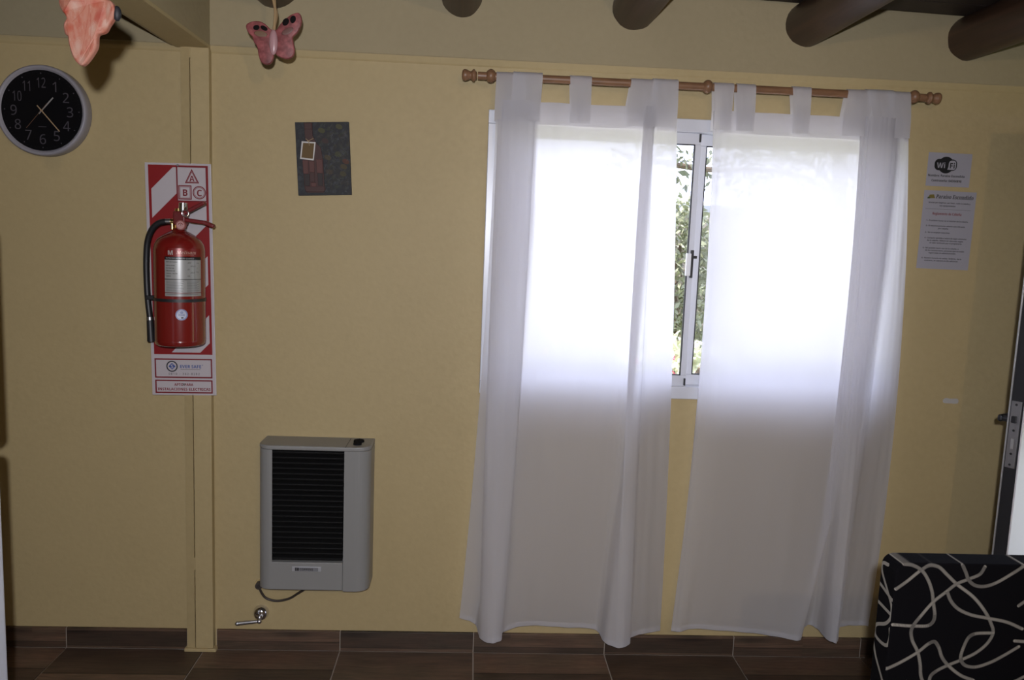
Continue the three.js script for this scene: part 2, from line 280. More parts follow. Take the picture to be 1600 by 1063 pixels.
// ---------------------------------------------------------------- fire extinguisher on its striped board
{
  const W = 0.212, Hh = 0.770, S = W / 289;               // drawing units of the board: 289 x 1048
  const R = '#a3161b', D = '#8c1420';
  const tex = canvasTex(550, 1994, (g) => {
    g.scale(550 / 289, 1994 / 1048); g.fillStyle = "#e2dcdd"; g.fillRect(0, 0, 289, 1048);
    g.save(); g.beginPath(); g.rect(14, 9, 262, 850); g.clip(); g.fillStyle = R; g.fillRect(0, 0, 289, 870); g.fillStyle = '#e2dcdd';
    for (let c = 139; c < 1200; c += 268) { g.beginPath(); g.moveTo(25, c - 25); g.lineTo(266, c - 266); g.lineTo(266, c - 266 + 129); g.lineTo(25, c - 25 + 129); g.closePath(); g.fill(); }
    g.restore(); g.strokeStyle = R; g.lineWidth = 9; g.strokeRect(18, 13, 254, 842);
    g.fillStyle = '#e2dcdd'; g.fillRect(139, 14, 128, 152); g.strokeStyle = D; g.lineWidth = 6; g.strokeRect(139, 14, 130, 152);
    g.lineWidth = 4.2; g.strokeStyle = D; g.fillStyle = D; g.textAlign = 'center'; g.textBaseline = 'middle';
    g.beginPath(); g.moveTo(205, 28); g.lineTo(233, 84); g.lineTo(177, 84); g.closePath(); g.stroke(); g.beginPath(); g.moveTo(205, 37); g.lineTo(227, 80); g.lineTo(183, 80); g.closePath(); g.lineWidth = 1.6; g.stroke();
    g.font = 'bold 34px sans-serif'; g.fillText('A', 205, 66);
    g.lineWidth = 4.2; g.strokeRect(146, 98, 54, 58); g.lineWidth = 1.6; g.strokeRect(151, 103, 44, 48); g.font = 'bold 40px sans-serif'; g.fillText('B', 173, 129);
    g.lineWidth = 4.2; g.beginPath(); g.arc(236, 127, 27, 0, 7); g.stroke(); g.lineWidth = 1.6; g.beginPath(); g.arc(236, 127, 22, 0, 7); g.stroke(); g.fillText('C', 236, 129);
    g.lineWidth = 6; g.strokeRect(17, 882, 254, 84); g.strokeRect(17, 981, 254, 56);
    g.strokeStyle = '#20242e'; g.lineWidth = 5; g.beginPath(); g.arc(92, 915, 23, 0, 7); g.stroke(); g.fillStyle = '#3f5fae'; g.save(); g.translate(92, 915); g.rotate(Math.PI / 4); g.fillRect(-11, -11, 22, 22); g.restore(); g.fillStyle = '#e2dcdd'; g.font = 'bold 24px sans-serif'; g.fillText('S', 92, 916);
    g.fillStyle = '#3f5fae'; g.font = 'bold 20px sans-serif'; g.fillText('EVER SAFE', 176, 915, 98); g.font = '8px sans-serif'; g.fillText('®', 230, 909); g.fillStyle = '#555'; g.fillRect(130, 928, 90, 1.5);
    g.fillStyle = '#2a2a2a'; g.font = '13px sans-serif'; g.fillText('0 8 1 0   -   3 6 2 - 8 2 8 2', 146, 950, 166);
    g.fillStyle = D; g.font = 'bold 16px sans-serif'; g.fillText('APTO PARA', 143, 1000); g.font = 'bold 18px sans-serif'; g.fillText('INSTALACIONES ELECTRICAS', 144, 1021, 240);
  });
  const board = thing('extinguisher_board', 'tall red and white striped plate marked A B C behind the extinguisher', 'sign', [-0.967, 1.306, 0.0325]);
  board.rotation.z = 0.017;
  mesh('plate', rbox(-W / 2, W / 2, -Hh / 2, Hh / 2, -0.0035, 0, 0.001), M.white, board);
  const f = new THREE.PlaneGeometry(W - 0.001, Hh - 0.001); f.translate(0, 0, 0.0003); mesh('print', f, mat(lin(0.62, 0.60, 0.62), 0.45, { map: tex }), board);
  for (const y of [Hh / 2 - 0.007, -Hh / 2 + 0.037]) { const g = cyl(0.0035, 0.004, 0.003, 14); g.rotateX(Math.PI / 2); g.translate(0, y, 0.0018); mesh('screw', g, M.steel, board); }

  const ex = thing('fire_extinguisher', 'red fire extinguisher with black hose hanging on striped plate', 'fire extinguisher', [-0.941, 1.106, 0.118]);
  const red = mat(lin(0.17, 0.010, 0.008), 0.22, { clearcoat: 0.6, clearcoatRoughness: 0.08 });
  const r = 0.077, prof = [[0, 0.006], [0.05, 0.004], [0.07, 0], [r - 0.002, 0.004], [r, 0.014], [r, 0.016], [r - 0.0015, 0.018], [r, 0.02], [r, 0.305], [r - 0.003, 0.322], [r - 0.011, 0.338], [r - 0.028, 0.352], [0.034, 0.361], [0.022, 0.366], [0.020, 0.374], [0, 0.374]].map(([a, b]) => V2(a, b));
  const body = mesh('cylinder', new THREE.LatheGeometry(prof, 56), red, ex);
  const arc = (R_, y0, y1, a0, a1) => new THREE.CylinderGeometry(R_, R_, y1 - y0, 40, 1, true, a0, a1 - a0).translate(0, (y0 + y1) / 2, 0);
  const silver = canvasTex(760, 980, (g) => {
    g.fillStyle = '#8b1712'; g.fillRect(0, 0, 760, 980); g.fillStyle = '#c9c4c2'; g.font = 'bold 130px sans-serif'; g.textBaseline = 'middle'; g.fillText('M', 60, 92);
    g.fillStyle = '#c8a596'; g.font = 'italic bold 92px serif'; g.fillText('Melisam', 230, 84, 400); g.fillStyle = '#b98472'; g.fillRect(250, 136, 330, 5);
    g.fillStyle = '#17181b'; g.fillRect(0, 172, 760, 62); g.fillStyle = '#b9babb'; g.font = 'bold 38px sans-serif'; g.fillText('EXTINTOR DE POLVO QUIMICO', 24, 204, 700);
    g.fillStyle = '#b4b5b3'; g.fillRect(0, 234, 760, 746); g.fillStyle = '#3a3330'; g.font = 'bold 31px sans-serif';
    ['TIPO DE FUEGO', 'CAPACIDAD', 'POTENCIAL', 'PRESION DE', 'CARGA / FECHA', 'VENCE'].forEach((s, i) => g.fillText(s, 26, 280 + i * 54 + (i > 0) * 18, 330));
    g.font = 'italic 42px serif'; ['ABC', 'Mayo', '05', '20-4', '6A'].forEach((s, i) => g.fillText(s, 440 + (i % 2) * 60, 290 + i * 68)); g.fillStyle = '#6b6664'; g.fillRect(590, 234, 5, 390); g.font = '36px serif'; g.fillText('20B', 640, 300); g.fillText('C', 650, 400); g.fillText('5 kg', 625, 480);
    g.fillStyle = '#241a1a'; g.fillRect(0, 626, 760, 14); g.fillStyle = '#6d6f70'; for (let i = 0; i < 11; i++) { g.fillRect(26, 668 + i * 22, 350 - (i * 53) % 90, 7); g.fillRect(430, 668 + i * 22, 290 - (i * 37) % 80, 7); }
    g.fillStyle = '#7a1c1e'; g.fillRect(0, 905, 760, 12); g.fillStyle = '#7d7f80'; g.fillRect(26, 935, 650, 12);
  });
  mesh('label', arc(r + 0.0006, 0.162, 0.312, -0.24, 1.28), mat(lin(0.7, 0.69, 0.68), 0.3, { map: silver, metalness: 0.15 }), body);
  const st = new THREE.CylinderGeometry(r + 0.0008, r + 0.0008, 0.036, 24, 6, true, 0.17, 0.47); st.translate(0, 0.104, 0);
  { // round sticker: keep the disc inside the patch
    const n = 28, pos = [0, 0.104, 0], uv = [0.5, 0.5], idx = []; const a0 = 0.40, rr_ = 0.0178; pos[0] = Math.sin(a0) * (r + 0.0008); pos[2] = Math.cos(a0) * (r + 0.0008);
    for (let i = 0; i <= n; i++) { const t = i / n * 2 * Math.PI, a = a0 + Math.cos(t) * rr_ / r; pos.push(Math.sin(a) * (r + 0.0008), 0.104 + Math.sin(t) * rr_, Math.cos(a) * (r + 0.0008)); uv.push(0.5 + Math.cos(t) / 2, 0.5 + Math.sin(t) / 2); if (i) idx.push(0, i, i + 1); }
    const g = new THREE.BufferGeometry(); g.setAttribute('position', new THREE.Float32BufferAttribute(pos, 3)); g.setAttribute('uv', new THREE.Float32BufferAttribute(uv, 2)); g.setIndex(idx); g.computeVertexNormals();
    mesh('sticker', g, mat(0xffffff, 0.35, { side: THREE.DoubleSide, map: canvasTex(128, 128, (c) => { c.fillStyle = '#aeb2c4'; c.fillRect(0, 0, 128, 128); c.strokeStyle = '#6b74a8'; c.lineWidth = 9; c.beginPath(); c.arc(64, 64, 57, 0, 7); c.stroke(); c.fillStyle = '#7e86a8'; c.beginPath(); c.arc(64, 38, 17, 0, 7); c.fill(); c.fillStyle = '#5d6690'; c.font = 'bold 26px sans-serif'; c.textAlign = 'center'; c.fillText('IRAM', 64, 76); c.fillStyle = '#1a1a22'; c.fillRect(58, 92, 24, 14); }) }), body);
  }
  mesh('strap', merge(arc(r + 0.002, 0.143, 0.153, 0, 6.2832), rbox(-0.108, -0.07, 0.142, 0.156, -0.012, 0.006, 0.003)), M.black, ex);
  // valve
  mesh('valve_body', merge(rod3([0, 0.37, 0], [0, 0.436, 0], 0.014, 0.012, 18), rod3([-0.03, 0.395, 0.01], [0, 0.395, 0.005], 0.008, 0.011, 14), rod3([-0.018, 0.37, 0.01], [-0.018, 0.392, 0.01], 0.005, 0.005, 10)), M.brass, ex);
  mesh('valve_cap', rod3([0.015, 0.425, 0.006], [0.016, 0.455, 0.008], 0.0135, 0.0125, 20), M.chrome, ex);
  mesh('trigger_bracket', rbox(-0.012, 0.026, 0.385, 0.428, -0.014, 0.022, 0.005), mat(lin(0.13, 0.014, 0.014), 0.4), ex);
  const dred = mat(lin(0.15, 0.012, 0.014), 0.4);
  mesh('lever', along(new RoundedBoxGeometry(0.012, 0.088, 0.022, 2, 0.004), [0.008, 0.415, 0.008], [0.086, 0.459, 0.01]), dred, ex);
  mesh('carry_handle', merge(along(new RoundedBoxGeometry(0.012, 0.070, 0.022, 2, 0.004), [0.018, 0.402, 0.008], [0.086, 0.395, 0.01]), along(new RoundedBoxGeometry(0.013, 0.036, 0.022, 2, 0.005), [0.082, 0.396, 0.01], [0.113, 0.384, 0.01])), dred, ex);
  { const g = cyl(0.0155, 0.0155, 0.012, 28); g.rotateX(Math.PI / 2); g.translate(0.016, 0.384, 0.026); const gm = mesh('gauge', g, mat(lin(0.28, 0.09, 0.08), 0.35), ex);
    const d = new THREE.CircleGeometry(0.012, 28); d.translate(0.016, 0.384, 0.0323); mesh('gauge_dial', d, mat(0xffffff, 0.3, { map: canvasTex(96, 96, (c) => { c.fillStyle = '#b98f8c'; c.fillRect(0, 0, 96, 96); c.strokeStyle = '#7a2a2a'; c.lineWidth = 8; c.beginPath(); c.arc(48, 52, 30, 3.4, 6.0); c.stroke(); c.strokeStyle = '#222'; c.lineWidth = 4; c.beginPath(); c.moveTo(48, 56); c.lineTo(56, 26); c.stroke(); }) }), gm); }
  { const g = new THREE.TorusGeometry(0.010, 0.0022, 8, 20); g.rotateY(0.5); g.translate(0.028, 0.422, 0.024); mesh('pin_ring', g, M.chrome, ex); }
  mesh('hose_fitting', rod3([-0.040, 0.394, 0.012], [-0.022, 0.395, 0.011], 0.0085, 0.0085, 16), M.steel, ex);
  const hose = mesh('hose', tube([[-0.036, 0.394, 0.012], [-0.055, 0.390, 0.012], [-0.079, 0.372, 0.008], [-0.098, 0.335, 0], [-0.1065, 0.28, -0.006], [-0.1075, 0.20, -0.008], [-0.104, 0.14, -0.006], [-0.098, 0.085, -0.004]], 0.0092, 48, 12), M.black, ex);
  mesh('hose_band', rod3([-0.0975, 0.074, -0.004], [-0.098, 0.086, -0.004], 0.0105, 0.0105, 16), M.steel, hose);
  mesh('nozzle', rod3([-0.094, 0.006, -0.003], [-0.0975, 0.076, -0.004], 0.0125, 0.0105, 18), M.black, hose);
}

// ---------------------------------------------------------------- wall heater, its plug and the gas valve
{
  const h = thing('gas_heater', 'beige wall-mounted gas heater with black louvred grille', 'heater', [-0.508, 0.277, 0]);
  const hw = 0.186, D = 0.128, HH = 0.497, hb = mat(lin(0.235, 0.232, 0.222), 0.4);
  const plan = (w, d, r, n = 8) => { const s = new THREE.Shape(); s.moveTo(-w, 0); s.lineTo(-w, d - r); s.quadraticCurveTo(-w, d, -w + r, d); s.lineTo(w - r, d); s.quadraticCurveTo(w, d, w, d - r); s.lineTo(w, 0); s.closePath(); return s; };
  // casing in pieces around the grille: left column, right column, lower panel, top lid, back
  const up = (s, y0, y1, bevel = 0) => { const g = new THREE.ExtrudeGeometry(s, { depth: y1 - y0 - 2 * bevel, bevelEnabled: bevel > 0, bevelSize: bevel, bevelThickness: bevel, bevelSegments: 3, curveSegments: 10 }); g.rotateX(Math.PI / 2); g.scale(1, 1, 1); g.translate(0, y1 - bevel, 0); return g; };
  const col = (x0, x1, side) => { const s = new THREE.Shape(), r = 0.05; if (side < 0) { s.moveTo(x0, 0); s.lineTo(x0, D - r); s.quadraticCurveTo(x0, D, x0 + r, D); s.lineTo(x1, D); s.lineTo(x1, 0); } else { s.moveTo(x0, 0); s.lineTo(x0, D); s.lineTo(x1 - r, D); s.quadraticCurveTo(x1, D, x1, D - r); s.lineTo(x1, 0); } s.closePath(); return s; };
  const gx0 = -0.146, gx1 = 0.100, gy0 = 0.100, gy1 = 0.488;
  mesh('side_column', up(col(-hw, gx0 - 0.001, -1), 0.004, gy1), hb, h);
  mesh('side_column', up(col(gx1 + 0.001, hw, 1), 0, gy1), hb, h);
  mesh('lower_panel', rbox(gx0, gx1, 0.002, gy0, 0, D - 0.001, 0.003), hb, h);
  { const a = up(plan(hw - 0.004, D - 0.002, 0.046), gy1, HH + 0.006, 0.0045); a.translate(0, 0, 0.0); const lid = mesh('top_lid', a, hb, h);
    mesh('lid_joint', box(gx1 + 0.004, gx1 + 0.006, gy1 + 0.004, HH + 0.0065, 0.006, D + 0.001), M.black, lid); }
  mesh('back_plate', box(gx0, gx1, gy0, gy1, 0, 0.05), M.black, h);
  { const gb = mat(lin(0.006, 0.006, 0.006), 0.6, { specularIntensity: 0.4 }), g = new RoundedBoxGeometry(gx1 - gx0 - 0.004, 0.0095, 0.028, 2, 0.003); g.rotateX(0.42);
    for (let i = 0; i < 21; i++) mesh('louvre', g, gb, h).position.set((gx0 + gx1) / 2, gy0 + 0.012 + i * 0.01845, D - 0.024); }
  for (const a of [[-0.025, -0.018, gy0, gy0 + 0.05, 0.06, 0.095], [0.07, 0.092, gy0 + 0.004, gy0 + 0.045, 0.06, 0.092]]) mesh('burner_bracket', rbox(...a, 0.002), M.steel, h);
  { const b = mesh('badge', rbox(-0.070, 0.029, 0.069, 0.087, D - 0.003, D + 0.003, 0.0022), mat(lin(0.42, 0.42, 0.44), 0.35, { metalness: 0.3 }), h);
    const p = new THREE.PlaneGeometry(0.078, 0.0125); p.translate(-0.020, 0.0775, D + 0.0034); mesh('badge_print', p, mat(0xffffff, 0.4, { map: canvasTex(400, 64, (c) => { c.fillStyle = '#77777a'; c.fillRect(0, 0, 400, 64); c.fillStyle = '#1b1a1b'; c.fillRect(4, 6, 62, 52); c.strokeStyle = '#8a8a8c'; c.lineWidth = 6; c.beginPath(); c.arc(35, 32, 14, 0.7, 5.6); c.stroke(); c.font = 'bold 52px sans-serif'; c.textBaseline = 'middle'; c.fillText('COPPENS', 82, 34, 306); }) }), b); }
  const knobM = mat(lin(0.01, 0.01, 0.011), 0.9, { specularIntensity: 0.15 });
  for (const [x, z, r] of [[0.138, 0.052, 0.0185], [0.138, 0.088, 0.0145]]) { const k = mesh('knob', merge(rod3([x, HH + 0.005, z], [x, HH + 0.012, z], r, r - 0.001, 24)), knobM, h); mesh('knob_grip', rbox(x - 0.003, x + 0.003, HH + 0.011, HH + 0.014, z - r * 0.7, z + r * 0.7, 0.001), knobM, k); }
  mesh('cable', tube([[0.012, 0.004, 0.05], [-0.02, -0.018, 0.04], [-0.07, -0.058, 0.02], [-0.105, -0.083, 0.012], [-0.15, -0.092, 0.012], [-0.185, -0.082, 0.012], [-0.200, -0.06, 0.016], [-0.207, -0.037, 0.02]], 0.0042, 48, 10), mat(lin(0.035, 0.026, 0.02), 0.5), h);
  const pl = thing('wall_socket_plug', 'dark round plug in the wall under heater corner', 'plug', [-0.716, 0.243, 0]);
  mesh('collar', rod3([0, 0, 0], [0, 0, 0.006], 0.018, 0.016, 22), mat(lin(0.55, 0.42, 0.2), 0.6), pl);
  mesh('plug', merge(rod3([0, 0, 0.006], [0, 0, 0.024], 0.0135, 0.0125, 22)), mat(lin(0.05, 0.04, 0.032), 0.5), pl);
  mesh('plug_boss', rod3([0, 0, 0.024], [0, 0, 0.027], 0.007, 0.006, 16), mat(lin(0.035, 0.028, 0.024), 0.5), pl);

  const v = thing('gas_valve', 'chrome gas stopcock with lever above the skirting', 'valve', [-0.712, 0.137, 0]);
  const dome = new THREE.LatheGeometry([[0.0, 0.028], [0.012, 0.0265], [0.021, 0.021], [0.0255, 0.012], [0.0275, 0.003], [0.0275, 0]].map(([a, b]) => V2(a, b)), 36); dome.rotateX(Math.PI / 2);
  mesh('rosette', dome, M.chrome, v);
  mesh('stem', rod3([0, -0.012, 0.018], [0, -0.014, 0.042], 0.008, 0.007, 16), M.chrome, v);
  mesh('lever', merge(rod3([-0.070, -0.021, 0.046], [0.003, -0.015, 0.040], 0.0075, 0.0055, 16), new THREE.SphereGeometry(0.0085, 16, 12).translate(0.003, -0.015, 0.040)), M.steel, v);
  mesh('lever_tip', new THREE.SphereGeometry(0.0078, 16, 12).translate(-0.071, -0.0212, 0.046), M.steel, v);
}

// ---------------------------------------------------------------- wall clock
{
  const c = thing('wall_clock', 'round wall clock with black dial and pale grey rim', 'clock', [-1.398, 1.838, 0]);
  const prof = [[0.122, 0.036], [0.1265, 0.036], [0.130, 0.043], [0.136, 0.046], [0.141, 0.043], [0.143, 0.034], [0.143, 0.006], [0.138, 0], [0, 0]].map(([a, b]) => V2(a, b)).reverse();
  const g = new THREE.LatheGeometry(prof, 72); g.rotateX(Math.PI / 2); mesh('rim', g, mat(lin(0.27, 0.255, 0.275), 0.45), c);
  const dial = new THREE.CircleGeometry(0.127, 64); dial.translate(0, 0, 0.0365);
  mesh('dial', dial, mat(lin(0.8, 0.78, 0.78), 0.8, { specularIntensity: 0.25, map: canvasTex(1024, 1024, (x) => {
    x.fillStyle = '#0b0a0c'; x.fillRect(0, 0, 1024, 1024); x.fillStyle = '#4f4b50'; x.textAlign = 'center'; x.textBaseline = 'middle'; x.font = '176px sans-serif';
    for (let i = 1; i <= 12; i++) { const a = i * Math.PI / 6; x.fillText(String(i), 512 + 356 * Math.sin(a), 520 - 356 * Math.cos(a), i > 9 ? 128 : 100); x.beginPath(); x.arc(512 + 468 * Math.sin(a), 512 - 468 * Math.cos(a), 8, 0, 7); x.fill(); }
    for (let i = 0; i < 60; i++) { const a = i * Math.PI / 30; x.beginPath(); x.arc(512 + 478 * Math.sin(a), 512 - 478 * Math.cos(a), 2, 0, 7); x.fill(); }
    x.fillRect(462, 712, 100, 9);
  }) }), c);
  const hand = (n, a, l, tail, w, z, m) => { const q = rbox(-w / 2, w / 2, -tail, l, 0, 0.001, 0.0003, 1); q.rotateZ(-a); q.translate(0, 0, z); mesh(n, q, m, c); };
  const silver = mat(lin(0.30, 0.28, 0.26), 0.4), gold = mat(lin(0.40, 0.27, 0.15), 0.4), dim = mat(lin(0.14, 0.07, 0.035), 0.5);
  hand('hour_hand', 0.73, 0.056, 0.014, 0.004, 0.0378, silver); hand('minute_hand', 2.43, 0.084, 0.020, 0.0032, 0.0392, gold); hand('second_hand', 3.84, 0.074, 0.030, 0.0013, 0.0406, dim);
  mesh('hub', rod3([0, 0, 0.0366], [0, 0, 0.0424], 0.0035, 0.003, 14), gold, c);
}

// ---------------------------------------------------------------- painting
{
  const p = thing('painting', 'small dark painting of a red-brown bottle with a paper tag', 'painting', [-0.507, 1.727, 0.001]); p.rotation.z = 0.053;
  const dab = []; for (let i = 0; i < 900; i++) dab.push([rnd(), rnd(), rnd(), rnd(), rnd()]);
  const art = canvasTex(512, 704, (c) => {
    c.fillStyle = '#2c2f38'; c.fillRect(0, 0, 512, 704);
    for (const [a, b, r, s, t] of dab) { const x = a * 512, y = b * 704, pal = x > 200 ? ['#4a4b2c', '#3a4038', '#5a4a38', '#555a66', '#23242e', '#6b6f80', '#3b342e', '#4c5240'] : ['#4a525c', '#39414a', '#565f6b', '#2a2c34']; c.globalAlpha = 0.35; c.fillStyle = pal[Math.floor(r * pal.length)]; c.beginPath(); c.ellipse(x, y, 8 + s * 26, 4 + t * 13, s * 6, 0, 7); c.fill(); }
    c.globalAlpha = 0.8; for (const [x, y, col] of [[250, 80, '#6a6a34'], [420, 45, '#6c6a38'], [470, 380, '#7a3e22'], [450, 430, '#6a5a30'], [440, 500, '#625a30'], [400, 310, '#5b5f34'], [300, 340, '#6a5c36'], [310, 480, '#5d4c38'], [280, 180, '#573a36']]) { c.fillStyle = col; c.beginPath(); c.ellipse(x, y, 34, 24, 0.4, 0, 7); c.fill(); }
    c.strokeStyle = '#7c8092'; c.lineWidth = 4; c.globalAlpha = 0.55; for (let i = 0; i < 60; i++) { const [a, b, r] = dab[i]; const x = 230 + a * 270, y = b * 704; c.beginPath(); c.arc(x, y, 6 + r * 14, r * 6, r * 6 + 1.8); c.stroke(); }
  });
  mesh('canvas_board', rbox(-0.088, 0.088, -0.119, 0.119, 0, 0.012, 0.0015), mat(lin(0.03, 0.03, 0.036), 0.7), p);
  mesh('painted_face', new THREE.PlaneGeometry(0.175, 0.237).translate(0, 0, 0.0124), mat(lin(0.42, 0.40, 0.37), 0.65, { map: art }), p);
  const br = mat(lin(0.045, 0.014, 0.011), 0.6), br2 = mat(lin(0.085, 0.026, 0.02), 0.6), dk = mat(lin(0.018, 0.009, 0.008), 0.6);
  const at = (x, y) => [-0.088 + (x - 150) / 610 * 0.176, 0.119 - (y - 150) / 805 * 0.238];
  const slab = (n, pts, z, m) => { const g = extrude(shape(pts.map(([x, y]) => at(x, y))), z, 0.0006, 1); g.translate(0, 0, 0.0125); return mesh(n, g, m, p); };
  slab('bottle', [[255, 160], [345, 160], [345, 300], [385, 380], [430, 430], [450, 560], [455, 860], [465, 890], [440, 925], [260, 925], [232, 890], [225, 560], [250, 440], [272, 380], [262, 300]], 0.003, br);
  for (const [a, b, c, d, m] of [[222, 570, 282, 715, br2], [295, 580, 352, 700, br2], [378, 560, 445, 708, br2], [235, 720, 292, 850, dk], [386, 715, 440, 850, dk], [300, 700, 352, 810, br], [306, 815, 364, 860, br2], [240, 860, 455, 915, br], [262, 165, 342, 230, br]]) slab('glaze_strip', [[a, b], [c, b + 4], [c - 3, d], [a + 4, d - 3]], 0.0048, m);
  const tag = slab('paper_tag', [[225, 362], [378, 374], [348, 570], [197, 552]], 0.0066, mat(lin(0.55, 0.53, 0.5), 0.7));
  slab('tag_burlap', [[240, 380], [362, 388], [338, 552], [214, 538]], 0.0074, mat(lin(0.13, 0.085, 0.038), 0.9));
  const q = (x, y, z) => [...at(x, y), z]; mesh('twine', merge(tube([q(270, 335, 0.019), q(300, 358, 0.021), q(310, 410, 0.022)], 0.0011, 14, 6), tube([q(358, 330, 0.019), q(320, 350, 0.021), q(300, 362, 0.022), q(285, 350, 0.021)], 0.0011, 14, 6)), mat(lin(0.35, 0.26, 0.15), 0.9), p);
}

// ---------------------------------------------------------------- notices on the wall
{
  const paper = (name, label, x, y, w, h, rot, tex) => { const t = thing(name, label, 'notice', [x, y, 0.0015]); t.rotation.z = rot; mesh('sheet', rbox(-w / 2, w / 2, -h / 2, h / 2, -0.0006, 0.0004, 0.0003, 1), mat(lin(0.32, 0.31, 0.33), 0.7), t); mesh('print', new THREE.PlaneGeometry(w - 0.0006, h - 0.0006).translate(0, 0, 0.0007), mat(lin(0.62, 0.62, 0.63), 0.7, { map: tex }), t); return t; };
  const bg = '#bcb9c0';
  paper('wifi_notice', 'small white wifi notice with black cloud-shaped logo', 1.630, 1.783, 0.155, 0.114, -0.005, canvasTex(775, 570, (c) => {
    c.fillStyle = bg; c.fillRect(0, 0, 775, 570); c.fillStyle = '#0e0d10'; c.beginPath(); c.arc(325, 205, 142, 0, 7); c.fill(); c.beginPath(); c.roundRect(120, 105, 400, 195, 78); c.fill();
    c.fillStyle = bg; c.beginPath(); c.moveTo(352, 282); c.quadraticCurveTo(372, 250, 372, 190); c.quadraticCurveTo(372, 124, 430, 124); c.lineTo(450, 124); c.quadraticCurveTo(502, 124, 502, 180); c.lineTo(502, 228); c.quadraticCurveTo(502, 284, 446, 284); c.closePath(); c.fill();
    c.font = 'bold 128px sans-serif'; c.textBaseline = 'alphabetic'; c.fillText('Wi', 162, 258, 166); c.fillStyle = '#0e0d10'; c.fillText('Fi', 386, 258, 104);
    c.font = 'bold 54px sans-serif'; c.fillText('Nombre: Paraiso Escondido', 22, 408, 660); c.fillText('Contraseña: 04D04B98', 92, 492, 540);
  }));
  paper('house_rules_notice', 'taller white printed sheet of cabin rules below the wifi notice', 1.643, 1.576, 0.187, 0.270, -0.008, canvasTex(748, 1080, (c) => {
    c.fillStyle = bg; c.fillRect(0, 0, 748, 1080); c.fillStyle = '#8a7a34'; c.beginPath(); c.moveTo(50, 110); c.lineTo(80, 60); c.lineTo(140, 52); c.lineTo(160, 104); c.closePath(); c.fill(); c.fillStyle = '#4a5a30'; c.fillRect(52, 92, 36, 20);
    c.fillStyle = '#141216'; c.font = 'italic bold 72px serif'; c.fillText('Paraiso Escondido', 168, 104, 540); c.font = 'bold 27px sans-serif'; c.textAlign = 'center';
    c.fillText('Gracias por elegirnos, por favor, cuide la cabaña y', 374, 172, 600); c.fillText('sus equipamientos', 350, 212, 230); c.fillStyle = '#5a565c'; c.fillRect(40, 250, 650, 3);
    c.fillStyle = '#8a2428'; c.font = 'bold 46px sans-serif'; c.fillText('Reglamento de Cabaña', 356, 330, 420); c.fillStyle = '#1d1a1f'; c.font = 'bold 27px sans-serif'; c.textAlign = 'left';
    [[70, 420, '1.- Prohibido fumar en el interior de la cabaña.'], [70, 492, '2.- El estacionamiento admite solo UN auto'], [250, 526, 'por cabaña.'], [70, 584, '3.- No se aceptan mascotas.'], [70, 660, '4.- Cualquier pérdida o rotura de algún elemento'], [110, 694, 'de la cabaña, deberá ser abonado según'], [150, 728, 'el valor estimado por el propietario.'], [60, 800, '5.- NO pueden hacer uso de la cabaña, o'], [100, 834, 'de las instalaciones, personas que no estén'], [150, 868, 'registradas en administración.'], [60, 940, '6.- Nuestro horario de salida: 10:00 hs., de lo'], [100, 974, 'contrario, se cobrará un día adicional.']].forEach(([x, y, s]) => c.fillText(s, x, y, 620 - x * 0.2));
  }));
  const tp = thing('tape_scrap', 'small pale scrap of tape stuck on yellow wall', 'tape', [1.724, 0.974, 0.0008]); tp.rotation.z = -0.03;
  mesh('tape', extrude(smoothShape([[-0.026, -0.008], [0, -0.010], [0.027, -0.008], [0.029, 0.002], [0.024, 0.008], [0, 0.007], [-0.02, 0.008], [-0.028, 0.001]]), 0.0006), mat(lin(0.42, 0.40, 0.38), 0.5), tp);
}

